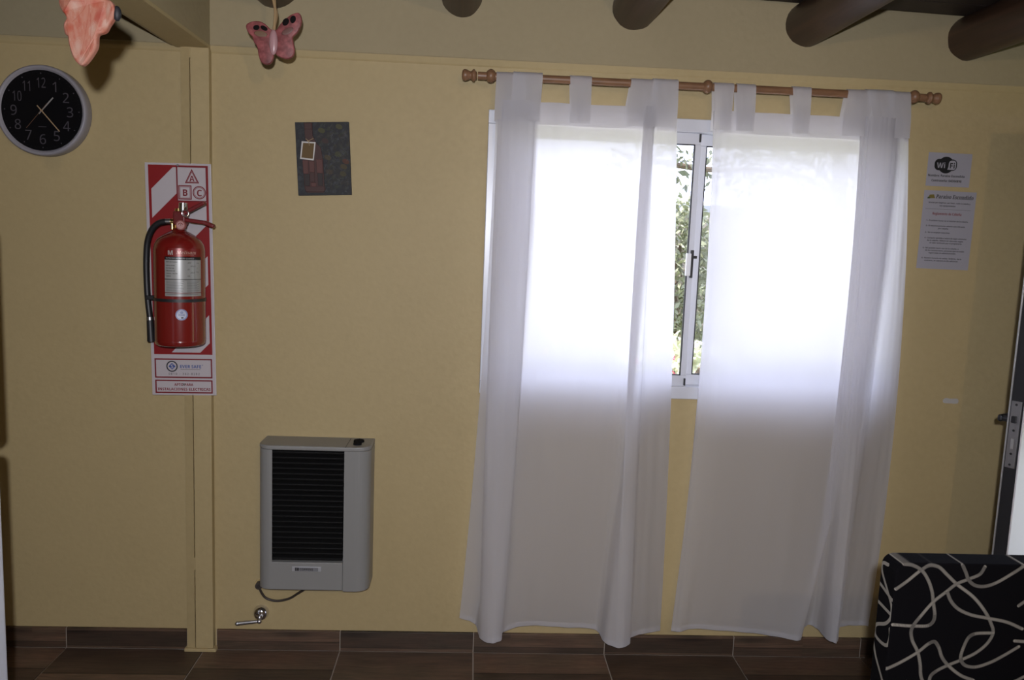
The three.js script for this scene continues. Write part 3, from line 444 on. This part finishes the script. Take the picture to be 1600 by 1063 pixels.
// ---------------------------------------------------------------- hanging ornaments
{
  const b = thing('butterfly_ornament', 'dark pink clay butterfly hanging on twine from a log beam', 'ornament', [-0.603, 2.032, 0.28]);
  const k = 0.000241, pt = ([x, y]) => [(x - 555) * k, -(y - 630) * k];
  const clay = mat(0xffffff, 0.5, { map: dataTex(128, 128, (u, v) => { const n = fbm(u * 5, v * 5, 2), m = fbm(u * 14, v * 14, 5); return [128 + n * 60 + m * 25, 66 + n * 40 + m * 25, 66 + n * 40 + m * 25]; }) });
  const wing = (pts) => { const g = extrude(smoothShape(pts.map(pt)), 0.008, 0.003, 3); g.translate(0, 0, -0.004); return uvMetres(g, 8); };
  mesh('wing', toCreasedNormals(wing([[235, 462], [275, 428], [350, 410], [430, 430], [500, 490], [540, 520], [545, 640], [540, 780], [525, 850], [480, 888], [420, 875], [385, 800], [365, 690], [328, 640], [308, 580], [258, 530]]), 0.6), clay, b);
  mesh('wing', toCreasedNormals(wing([[560, 520], [600, 490], [640, 430], [720, 350], [800, 300], [850, 293], [872, 350], [860, 430], [820, 505], [768, 560], [778, 640], [790, 740], [760, 792], [700, 812], [640, 798], [595, 775], [565, 700]]), 0.6), clay, b);
  const bodyG = new THREE.SphereGeometry(1, 20, 16); bodyG.scale(0.0125, 0.036, 0.009); bodyG.translate(...pt([553, 640]), 0.008); mesh('body', bodyG, mat(lin(0.42, 0.24, 0.25), 0.3), b);
  const sp = (x, y, a, c, r) => { const g = new THREE.SphereGeometry(1, 14, 10); g.scale(a * k, c * k, 0.0012); g.rotateZ(r); g.translate(...pt([x, y]), 0.0074); mesh('wing_spot', g, mat(lin(0.008, 0.006, 0.006), 0.8, { specularIntensity: 0.2 }), b); };
  sp(348, 478, 38, 30, 0.3); sp(440, 480, 44, 26, -0.5); sp(698, 395, 36, 48, -0.6); sp(785, 360, 34, 46, -0.3);
  const gr = (x, y, a, c, r, col) => { const g = new THREE.SphereGeometry(1, 14, 10); g.scale(a * k, c * k, 0.0009); g.rotateZ(r); g.translate(...pt([x, y]), 0.0072); mesh('wing_patch', g, mat(col, 0.5), b); };
  gr(400, 548, 80, 34, -0.1, lin(0.16, 0.09, 0.05)); gr(720, 500, 78, 34, 0.5, lin(0.14, 0.06, 0.05));
  mesh('twine', merge(tube([[0.000, 0.034, 0.0], [0.003, 0.08, 0.002], [0.000, 0.12, -0.002], [0.002, 0.205, 0]], 0.0042, 24, 8), tube([[-0.004, 0.03, 0.002], [0.006, 0.075, -0.002], [-0.003, 0.12, 0.002], [-0.002, 0.205, 0]], 0.0038, 24, 8)), mat(lin(0.33, 0.22, 0.11), 0.95), b);

  const o = thing('coral_ornament', 'coral pink ruffled clay ornament hanging above the wall clock', 'ornament', [-0.765, 1.851, 1.1]);
  const kk = 0.0001986, q = ([x, y]) => [(x - 340) * kk, -(y - 320) * kk];
  const out = [[150, -20], [122, 60], [148, 125], [190, 170], [208, 215], [172, 285], [180, 345], [216, 375], [225, 445], [262, 560], [335, 638], [388, 588], [442, 480], [466, 345], [522, 308], [552, 245], [600, 172], [614, 100], [588, 42], [532, 22], [500, -30], [430, -80], [330, -100], [220, -75]];
  const g = extrude(smoothShape(out.map(q)), 0.008, 0.004, 4), P = g.attributes.position;
  for (let i = 0; i < P.count; i++) { const x = P.getX(i), y = P.getY(i); P.setZ(i, P.getZ(i) + 0.006 * noise.noise(x * 45, y * 25, 1) - 0.004 + 0.008 * Math.cos(x * 60)); }
  g.computeVertexNormals();
  for (let i = 0; i < P.count; i++) g.attributes.uv.setXY(i, (P.getX(i) / kk + 340 - 100) / 540, 1 - (-P.getY(i) / kk + 320 + 120) / 780);
  const dots = []; for (let i = 0; i < 500; i++) dots.push([rnd(), rnd(), rnd()]);
  mesh('body', g, mat(lin(0.54, 0.52, 0.50), 0.65, { map: canvasTex(540, 780, (c) => {
    c.fillStyle = '#d9937c'; c.fillRect(0, 0, 540, 780);
    for (const [x, y, r] of dots) { c.globalAlpha = 0.22; c.fillStyle = ['#e4c0b0', '#cf7358', '#e0a590', '#c9604a'][Math.floor(r * 4)]; c.beginPath(); c.ellipse(x * 540, y * 780, 5 + r * 9, 14 + r * 26, (x - 0.45) * 1.2, 0, 7); c.fill(); }
    for (const [x, y, a, b2, col] of [[185, 150, 26, 44, '#c2452e'], [225, 305, 34, 36, '#cd5a3f'], [495, 170, 32, 74, '#c04a36'], [470, 60, 50, 40, '#d2664a'], [300, 20, 60, 50, '#cc6a52']]) { for (let k = 5; k > 0; k--) { c.globalAlpha = 0.22; c.fillStyle = col; c.beginPath(); c.ellipse(x - 100, y + 120, a * k / 4, b2 * k / 4, 0.3, 0, 7); c.fill(); } }
    for (const [x, y, a, b2] of [[300, 490, 34, 80], [340, 600, 30, 40], [280, 90, 40, 50], [440, 300, 26, 60], [575, 110, 18, 60], [545, 240, 20, 40]]) for (let k = 4; k > 0; k--) { c.globalAlpha = 0.2; c.fillStyle = '#e6cdbf'; c.beginPath(); c.ellipse(x - 100, y + 120, a * k / 3, b2 * k / 3, 0.2, 0, 7); c.fill(); }
    c.globalAlpha = 0.5; c.strokeStyle = '#b9503c'; c.lineWidth = 4; for (const [x0, y0, x1, y1] of [[400, 60, 330, 560], [380, 60, 250, 250], [395, 70, 420, 420], [360, 50, 180, 60], [420, 60, 540, 40]]) { c.beginPath(); c.moveTo(x0 - 100, y0 + 120); c.quadraticCurveTo((x0 + x1) / 2 - 70, (y0 + y1) / 2 + 120, x1 - 100, y1 + 120); c.stroke(); }
  }) }), o);
  mesh('twine', tube([[0.01, 0.07, 0.004], [0.03, 0.14, 0.002], [0.065, 0.25, 0.0], [0.094, 0.345, 0]], 0.003, 20, 8), mat(lin(0.33, 0.22, 0.11), 0.95), o);
  mesh('bead', new THREE.SphereGeometry(0.009, 16, 12).scale(0.9, 1.6, 0.9).translate(...q([640, 130]), -0.008), mat(lin(0.012, 0.012, 0.016), 0.6), o);
}

// ---------------------------------------------------------------- fridge at the edge of view
{
  const f = thing('refrigerator', 'white two-door refrigerator at the edge of the room', 'refrigerator', [-1.45, 0, 1.1]);
  const w = mat(lin(0.62, 0.64, 0.70), 0.3);
  mesh('cabinet', rbox(-0.33, 0.265, 0.03, 1.49, -0.28, 0.3, 0.015), w, f);
  mesh('lower_door', rbox(0.272, 0.335, 0.06, 0.947, -0.285, 0.305, 0.02, 4), w, f);
  mesh('freezer_door', rbox(0.272, 0.335, 0.965, 1.49, -0.285, 0.305, 0.02, 4), w, f);
  mesh('door_handle', merge(rbox(0.334, 0.352, 0.68, 0.92, 0.24, 0.27, 0.006)), w, f); mesh('door_handle', rbox(0.334, 0.352, 0.99, 1.2, 0.24, 0.27, 0.006), w, f);
  for (const [x, z] of [[-0.29, -0.24], [-0.29, 0.26], [0.22, -0.24], [0.22, 0.26]]) mesh('foot', rod3([x, 0, z], [x, 0.035, z], 0.018, 0.016, 14), M.black, f);
}

// ---------------------------------------------------------------- upholstered chair
{
  const c = thing('dining_chair', 'black upholstered dining chair with white squiggle pattern', 'chair', [1.055, 0, 1.13]);
  // squiggles of the printed cloth, drawn in 37.7ths of a centimetre from the upper left corner of the back
  const cm = (l) => l.map(([x, y]) => [(x - 268) / 37.7, (y - 212) / 37.7]);
  const base0 = [
    [[268, 397], [340, 340], [440, 250], [500, 213], [570, 222], [640, 280], [720, 350], [860, 450], [960, 560], [1010, 640], [1040, 720], [1010, 800], [930, 880], [820, 940], [720, 985], [640, 1030], [600, 1070], [590, 1150]],
    [[310, 205], [380, 215], [445, 250], [500, 320], [540, 410], [560, 500], [580, 590], [575, 640], [545, 672], [430, 680], [270, 672]],
    [[920, 215], [890, 270], [810, 310], [720, 350], [650, 410], [560, 490], [470, 610], [430, 670], [415, 720], [430, 790], [480, 880], [510, 980], [525, 1070], [560, 1150]],
    [[750, 205], [780, 260], [810, 320], [860, 358], [930, 365], [1010, 340], [1137, 260], [1220, 200]],
    [[655, 410], [690, 480], [750, 540], [850, 585], [980, 610], [1137, 640], [1260, 690]],
    [[250, 1022], [350, 970], [480, 885], [560, 815], [600, 800], [635, 840], [670, 920], [720, 980], [830, 1063], [930, 1100]],
    [[1040, 725], [900, 735], [860, 760], [830, 830], [815, 930], [850, 980], [930, 995], [1040, 960], [1137, 905], [1250, 830]],
  ].map(cm);
  const lines = []; for (const [ox, oy] of [[0, 0], [25, 3], [2, 24.5], [27, 26]]) for (const l of base0) lines.push(l.map(([x, y]) => [x + ox, y + oy]));
  const K = 22, fabric = canvasTex(46 * K, 46 * K, (g, w, h) => {
    g.fillStyle = '#0b0a0d'; g.fillRect(0, 0, w, h); g.lineCap = 'round'; g.lineJoin = 'round';
    for (const l of lines) { const cv = new THREE.CatmullRomCurve3(l.map(([x, y]) => V3(x, y, 0))), n = l.length * 14; const ps = cv.getPoints(n);
      for (const [wd, col] of [[K * 0.66, '#857f76'], [K * 0.34, '#9d978d']]) { g.lineWidth = wd; g.strokeStyle = col; g.beginPath(); ps.forEach((q, i) => (i ? g.lineTo((q.x + 2) * K, (q.y + 1) * K) : g.moveTo((q.x + 2) * K, (q.y + 1) * K))); g.stroke(); }
      g.lineWidth = 2; g.strokeStyle = '#57534f'; for (let i = 0; i < ps.length - 1; i++) { const q = ps[i], d = ps[i + 1].clone().sub(q).normalize(); g.beginPath(); g.moveTo((q.x + 2 - d.y * 0.34) * K, (q.y + 1 + d.x * 0.34) * K); g.lineTo((q.x + 2 + d.y * 0.34) * K, (q.y + 1 - d.x * 0.34) * K); g.stroke(); }
    }
  });
  fabric.wrapS = fabric.wrapT = THREE.RepeatWrapping;
  const side = canvasTex(6 * 40, 46 * 40, (g, w, h) => {
    g.fillStyle = '#0b0a0d'; g.fillRect(0, 0, w, h); g.lineCap = 'round';
    for (const l of [[[2.7, 1.3], [0.8, 1.7], [0.8, 3.1], [3.6, 6.3], [5.5, 8.7], [5.6, 10.8], [4.2, 12.7], [0.5, 15], [0.8, 16.9], [5.2, 16.8], [5.9, 14.8], [5.7, 13.2]], [[0.5, 6], [5.8, 7.4]], [[0.3, 9.8], [5.8, 10.3]], [[0.2, 18.5], [1.6, 20.9], [3.2, 22.6], [5.6, 25]], [[0.4, 27], [3, 30], [5.6, 31]]]) { const ps = new THREE.CatmullRomCurve3(l.map(([x, y]) => V3(x, y, 0))).getPoints(60); g.lineWidth = 28; g.strokeStyle = '#8f8980'; g.beginPath(); ps.forEach((q, i) => (i ? g.lineTo(q.x * 40, q.y * 40) : g.moveTo(q.x * 40, q.y * 40))); g.stroke(); }
  });
  const fm = mat(lin(0.75, 0.75, 0.74), 0.95, { map: fabric, specularIntensity: 0.15 }), sm = mat(lin(0.75, 0.75, 0.74), 0.95, { map: side, specularIntensity: 0.15 });
  const bw = 0.42, top = 0.888, bot = 0.40, bx = -0.215;          // back: left edge, relative to the group
  { // rounded-corner slab; faces split by direction so that the front print and the side print lie right
    const s = new THREE.Shape(), r = 0.022; s.moveTo(bx, bot); s.lineTo(bx, top - r); s.quadraticCurveTo(bx, top, bx + r, top); s.lineTo(bx + bw - r, top); s.quadraticCurveTo(bx + bw, top, bx + bw, top - r); s.lineTo(bx + bw, bot); s.closePath();
    const g = plain(new THREE.ExtrudeGeometry(s, { depth: 0.048, bevelEnabled: true, bevelSize: 0.004, bevelThickness: 0.004, bevelSegments: 3, curveSegments: 8 })); g.translate(0, 0, 0.118);
    const P = g.attributes.position, uv = g.attributes.uv, N = g.attributes.normal, tri = [[], []];
    for (let i = 0; i < P.count; i += 3) { const nx = (N.getX(i) + N.getX(i + 1) + N.getX(i + 2)) / 3, ny = (N.getY(i) + N.getY(i + 1) + N.getY(i + 2)) / 3, isSide = Math.abs(nx) > 0.75 && Math.abs(ny) < 0.6; for (let k = 0; k < 3; k++) { const x = P.getX(i + k), y = P.getY(i + k), z = P.getZ(i + k); if (isSide) uv.setXY(i + k, (z - 0.112) / 0.06, 1 - (top - y) / 0.46); else uv.setXY(i + k, ((x - bx) * 100 + 2) / 46, 1 - ((top - y) * 100 + 1) / 46); } tri[isSide ? 1 : 0].push(i); }
    const take = (list) => { const h = new THREE.BufferGeometry(); for (const [n, sz] of [['position', 3], ['normal', 3], ['uv', 2]]) { const a = g.attributes[n], o = []; for (const i of list) for (let k = 0; k < 3; k++) for (let c2 = 0; c2 < sz; c2++) o.push(a.array[(i + k) * sz + c2]); h.setAttribute(n, new THREE.Float32BufferAttribute(o, sz)); } return h; };
    const back = mesh('backrest', take(tri[0]), fm, c); for (const sg of [-1, 1]) mesh('backrest_side', take(tri[1].filter((i) => N.getX(i) * sg > 0)), sm, back);
  }
  { const g = plain(rbox(bx, bx + bw, 0.40, 0.475, 0.160, 0.57, 0.02, 3)); const P = g.attributes.position, uv = g.attributes.uv; for (let i = 0; i < P.count; i++) uv.setXY(i, (P.getX(i) - bx) * 2.1, P.getZ(i) * 2.1 + P.getY(i)); mesh('seat', g, fm, c); }
  const legm = mat(lin(0.03, 0.018, 0.012), 0.5);
  for (const [x, z, dz] of [[bx + 0.025, 0.54, 0.01], [bx + bw - 0.025, 0.54, 0.01], [bx + 0.025, 0.145, -0.05], [bx + bw - 0.025, 0.145, -0.05]]) mesh('leg', along(new RoundedBoxGeometry(0.036, Math.hypot(0.405, dz), 0.036, 2, 0.004), [x, 0.003, z + dz], [x, 0.405, z]), legm, c);
}

// ---------------------------------------------------------------- entrance door, standing open
{
  const A = V3(1.592, 0, 0.495), hinge = V3(2.315, 0, 0.105), d = hinge.clone().sub(A), L = d.length();
  const door = new THREE.Group(); door.name = 'door_1'; door.userData = { kind: 'structure', label: 'white entrance door with dark edge standing open at frame edge', category: 'door' };
  door.position.copy(A); door.rotation.y = Math.atan2(-d.z, d.x); scene.add(door);      // local x: from lock edge to hinge, local +z: outer face
  const T = 0.046, top = 1.935, wh = mat(lin(0.62, 0.60, 0.62), 0.5), alu = mat(lin(0.5, 0.5, 0.5), 0.35, { metalness: 0.6 });
  mesh('leaf_core', box(0.003, L, 0.012, top - 0.002, 0.004, T - 0.004), M.black, door);
  mesh('inner_skin', rbox(0, L, 0.01, top, 0, 0.0045, 0.001, 1), alu, door);
  mesh('outer_skin', rbox(0, L, 0.01, top, T - 0.0045, T, 0.001, 1), wh, door);
  mesh('door_panel', merge(rbox(0.12, L - 0.12, 0.15, 0.72, T, T + 0.006, 0.002), rbox(0.12, L - 0.12, 0.80, 1.78, T, T + 0.006, 0.002)), wh, door);
  const lp = mesh('lock_plate', rbox(-0.001, 0.004, 0.872, 1.072, 0.008, T - 0.010, 0.0008, 1), M.steel, door);
  mesh('latch_bolt', rbox(-0.010, 0.002, 1.008, 1.028, 0.015, T - 0.018, 0.002), M.black, lp);
  mesh('dead_bolt', rbox(-0.002, 0.002, 0.930, 0.960, 0.018, T - 0.020, 0.001), alu, lp);
  for (const y of [0.882, 1.062, 0.985, 0.915]) mesh('screw', rod3([-0.0022, y, T / 2 - 0.001], [0.001, y, T / 2 - 0.001], 0.0035, 0.0035, 12), M.black, lp);
  for (const [s, z0] of [[-1, 0], [1, T]]) {
    mesh('door_handle', merge(rod3([0.055, 1.005, z0], [0.055, 1.005, z0 + s * 0.045], 0.009, 0.009, 14), rbox(0.045, 0.165, 0.994, 1.016, z0 + s * 0.045 - 0.008, z0 + s * 0.045 + 0.008, 0.007, 3), rod3([0.055, 1.005, z0], [0.055, 1.005, z0 + s * 0.007], 0.024, 0.022, 20), rod3([0.055, 0.935, z0], [0.055, 0.935, z0 + s * 0.006], 0.020, 0.018, 20)), M.black, door);
  }
  const jamb = struct('trim_3', 'white frame of the entrance doorway', 'door frame');
  mesh('jamb', merge(rbox(X1 - 0.02, X1 + 0.1, 0, DTOP, DZ0 - 0.03, DZ0, 0.003), rbox(X1 - 0.02, X1 + 0.1, 0, DTOP, DZ1, DZ1 + 0.03, 0.003), rbox(X1 - 0.02, X1 + 0.1, DTOP - 0.02, DTOP + 0.02, DZ0 - 0.03, DZ1 + 0.03, 0.003)), M.white, jamb);
}

// ---------------------------------------------------------------- ceiling lamp behind the camera
{
  const l = thing('pendant_lamp', 'small bare bulb pendant lamp hanging from the ceiling', 'lamp', [0.55, 2.06, 3.45]);
  mesh('flex', rod3([0, 0.08, 0], [0, 0.25, 0], 0.003, 0.003, 8), M.black, l); mesh('lamp_holder', rod3([0, 0.035, 0], [0, 0.085, 0], 0.018, 0.014, 18), M.black, l);
  const b = new THREE.SphereGeometry(0.03, 20, 14); mesh('bulb', b, new THREE.MeshStandardMaterial({ color: 0xffffff, emissive: lin(1, 0.8, 0.55), emissiveIntensity: 2 }), l);
  const p = new THREE.PointLight(lin(1, 0.72, 0.40), 2.3, 0, 2); p.castShadow = true; l.add(p);
}

// ---------------------------------------------------------------- garden outside the window
{
  const lawn = new THREE.Mesh(new THREE.PlaneGeometry(90, 90, 1, 1).rotateX(-Math.PI / 2), mat(0xffffff, 0.95, { map: (() => { const t = dataTex(256, 256, (u, v) => { const n = tile(u, v, 20, 1) + tile(u, v, 60, 3) * 0.8; return [122 + n * 60, 132 + n * 60, 84 + n * 40]; }); t.repeat.set(60, 60); return t; })() }));
  lawn.name = 'lawn'; lawn.position.set(0, -0.2, -20); lawn.userData = { kind: 'structure', label: 'short green lawn outside the window', category: 'lawn' }; lawn.receiveShadow = true; scene.add(lawn);
  const patio = struct('patio', 'pale concrete paving strip outside the window', 'paving'); const pm = [mat(lin(0.50, 0.49, 0.45), 0.9), mat(lin(0.55, 0.53, 0.49), 0.9)], pg = rbox(-0.298, 0.298, -0.05, 0, -0.298, 0.298, 0.006, 1);
  for (let i = 0; i < 16; i++) for (let j = 0; j < 5; j++) mesh('slab', pg, pm[(i + j * 3) % 2], patio).position.set(-4 + i * 0.6, -0.155, -0.48 - j * 0.6);
  const fence = thing('garden_fence', 'weathered board fence with grey cap behind the shrubs', 'fence', [2, -0.2, -7.6]);
  const fw = [0, 1, 2].map((k) => mat(lin(0.25 + 0.05 * k, 0.2 + 0.045 * k, 0.15 + 0.04 * k), 0.85)), fg = new THREE.BoxGeometry(0.135, 2.14, 0.02);
  for (let i = 0; i < 90; i++) mesh('board', fg, fw[(i * 5) % 3], fence).position.set(-6.3 + i * 0.14, 1.07, 0);
  mesh('cap_rail', rbox(-6.4, 6.4, 2.14, 2.24, -0.06, 0.06, 0.01), mat(lin(0.34, 0.35, 0.37), 0.8), fence);
  const leafM = (r, g, b) => mat(lin(r, g, b), 0.6, { transmission: 0.35, thickness: 0, side: THREE.DoubleSide });
  const leaves = (n, f, l) => { const pos = [], idx = []; for (let i = 0; i < n; i++) { const [x, y, z] = f(), s = l * rr(0.6, 1.3), a = V3(rr(-1, 1), rr(-1, 1), rr(-1, 1)).normalize(), b = V3(rr(-1, 1), rr(-1, 1), rr(-1, 1)).cross(a).normalize(), o = pos.length / 3;
    for (const [p, q] of [[-1, 0], [0, 0.42], [1, 0], [0, -0.42]]) pos.push(x + (a.x * p + b.x * q) * s, y + (a.y * p + b.y * q) * s, z + (a.z * p + b.z * q) * s); idx.push(o, o + 1, o + 2, o, o + 2, o + 3); }
    const g = new THREE.BufferGeometry(); g.setAttribute('position', new THREE.Float32BufferAttribute(pos, 3)); g.setIndex(idx); g.computeVertexNormals(); return g; };
  const bark = mat(lin(0.11, 0.08, 0.055), 0.9);
  const shrub = (label, x, z, w, h, c, n, flower) => {
    const s = thing('shrub', label, 'shrub', [x, -0.2, z], 'shrubs along the garden fence');
    const st = []; for (let i = 0; i < 7; i++) st.push(tube([[0, 0, 0], [rr(-0.2, 0.2) * w, h * 0.4, rr(-0.2, 0.2) * w], [rr(-0.7, 0.7) * w, h * rr(0.7, 0.95), rr(-0.5, 0.5) * w]], 0.016, 8, 5)); mesh('stem', merge(...st), bark, s);
    const inBush = () => { const a = rr(0, 6.28), e = Math.acos(rr(-0.7, 1)), r = Math.cbrt(rr(0.25, 1)); return [Math.cos(a) * Math.sin(e) * r * w, h * 0.52 + Math.cos(e) * r * h * 0.5, Math.sin(a) * Math.sin(e) * r * w * 0.7]; };
    mesh('foliage', leaves(n, inBush, 0.05), leafM(...c), s);
    if (flower) mesh('blossom', leaves(flower[3], inBush, 0.05), mat(lin(flower[0], flower[1], flower[2]), 0.6, { side: THREE.DoubleSide }), s);
  };
  shrub('tall grey-green shrub right behind the gap between the curtains', 2.25, -6.6, 0.75, 2.3, [0.27, 0.29, 0.18], 4600);
  shrub('shrub with orange blossoms in front of the fence', 1.25, -5.2, 0.6, 1.9, [0.30, 0.32, 0.18], 2600, [0.75, 0.42, 0.06, 160]);
  shrub('low pale shrub near the window with pink blossoms', 1.28, -2.5, 0.4, 1.12, [0.55, 0.58, 0.40], 1300, [0.72, 0.12, 0.22, 40]);
  shrub('low broad shrub with whitish leaves near the window', 1.75, -3.4, 0.5, 0.95, [0.68, 0.70, 0.55], 1300);
  shrub('dark shrub behind the panel nearer the notices', 4.3, -6.6, 1.0, 2.2, [0.10, 0.16, 0.05], 2400);
  shrub('green shrub behind the panel nearer the painting', 0.4, -6.6, 0.9, 1.7, [0.14, 0.2, 0.07], 2200);
  const tree = (label, x, z, h, br, n, l) => {
    const t = thing('garden_tree', label, 'tree', [x, -0.2, z], 'trees beyond the lawn'); mesh('trunk', tube([[0, 0, 0], [0.06, h * 0.3, 0.05], [-0.05, h * 0.62, 0], [0.02, h * 0.9, 0.02]], 0.11, 16, 8), bark, t);
    const tips = []; for (const pts of br) { mesh('branch', tube(pts, 0.03, 18, 6), bark, t); const c = new THREE.CatmullRomCurve3(pts.map((p) => V3(...p))); for (let i = 4; i <= 12; i++) tips.push(c.getPoint(i / 12)); }
    mesh('foliage', leaves(n, () => { const p = tips[Math.floor(rnd() * tips.length)]; return [p.x + rr(-1, 1) * l, p.y + rr(-0.8, 0.8) * l, p.z + rr(-1, 1) * l]; }, 0.06), leafM(0.11, 0.125, 0.075), t);
  };
  tree('tree whose thin branches cross the gap between the curtains', 3.9, -5.2, 3.4, [[[0, 2.1, 0], [-0.8, 2.45, 0], [-1.7, 2.45, 0.1], [-2.5, 2.55, 0.1]], [[0, 2.3, 0], [-0.7, 2.8, 0.2], [-1.5, 3.0, 0.2], [-2.4, 2.95, 0]], [[0, 2.5, 0], [0.6, 3.0, 0.2], [1.3, 3.2, 0]], [[0, 2.4, 0], [-0.2, 3.1, 0.4], [-0.5, 3.7, 0.5]]], 1100, 0.3);
  tree('leafy tree behind the panel nearer the notices', 5.6, -9.5, 5.0, [[[0, 2.6, 0], [-0.9, 3.4, 0], [-1.6, 4.1, 0.1]], [[0, 2.8, 0], [0.9, 3.6, 0.2], [1.7, 4.0, 0.2]], [[0, 3.2, 0], [-0.2, 4.2, 0.2], [0.1, 5.2, 0]], [[0, 2.5, 0], [-0.6, 2.9, 0.5], [-1.3, 3.1, 0.5]]], 3000, 0.75);
}
renderer.render(scene, camera);
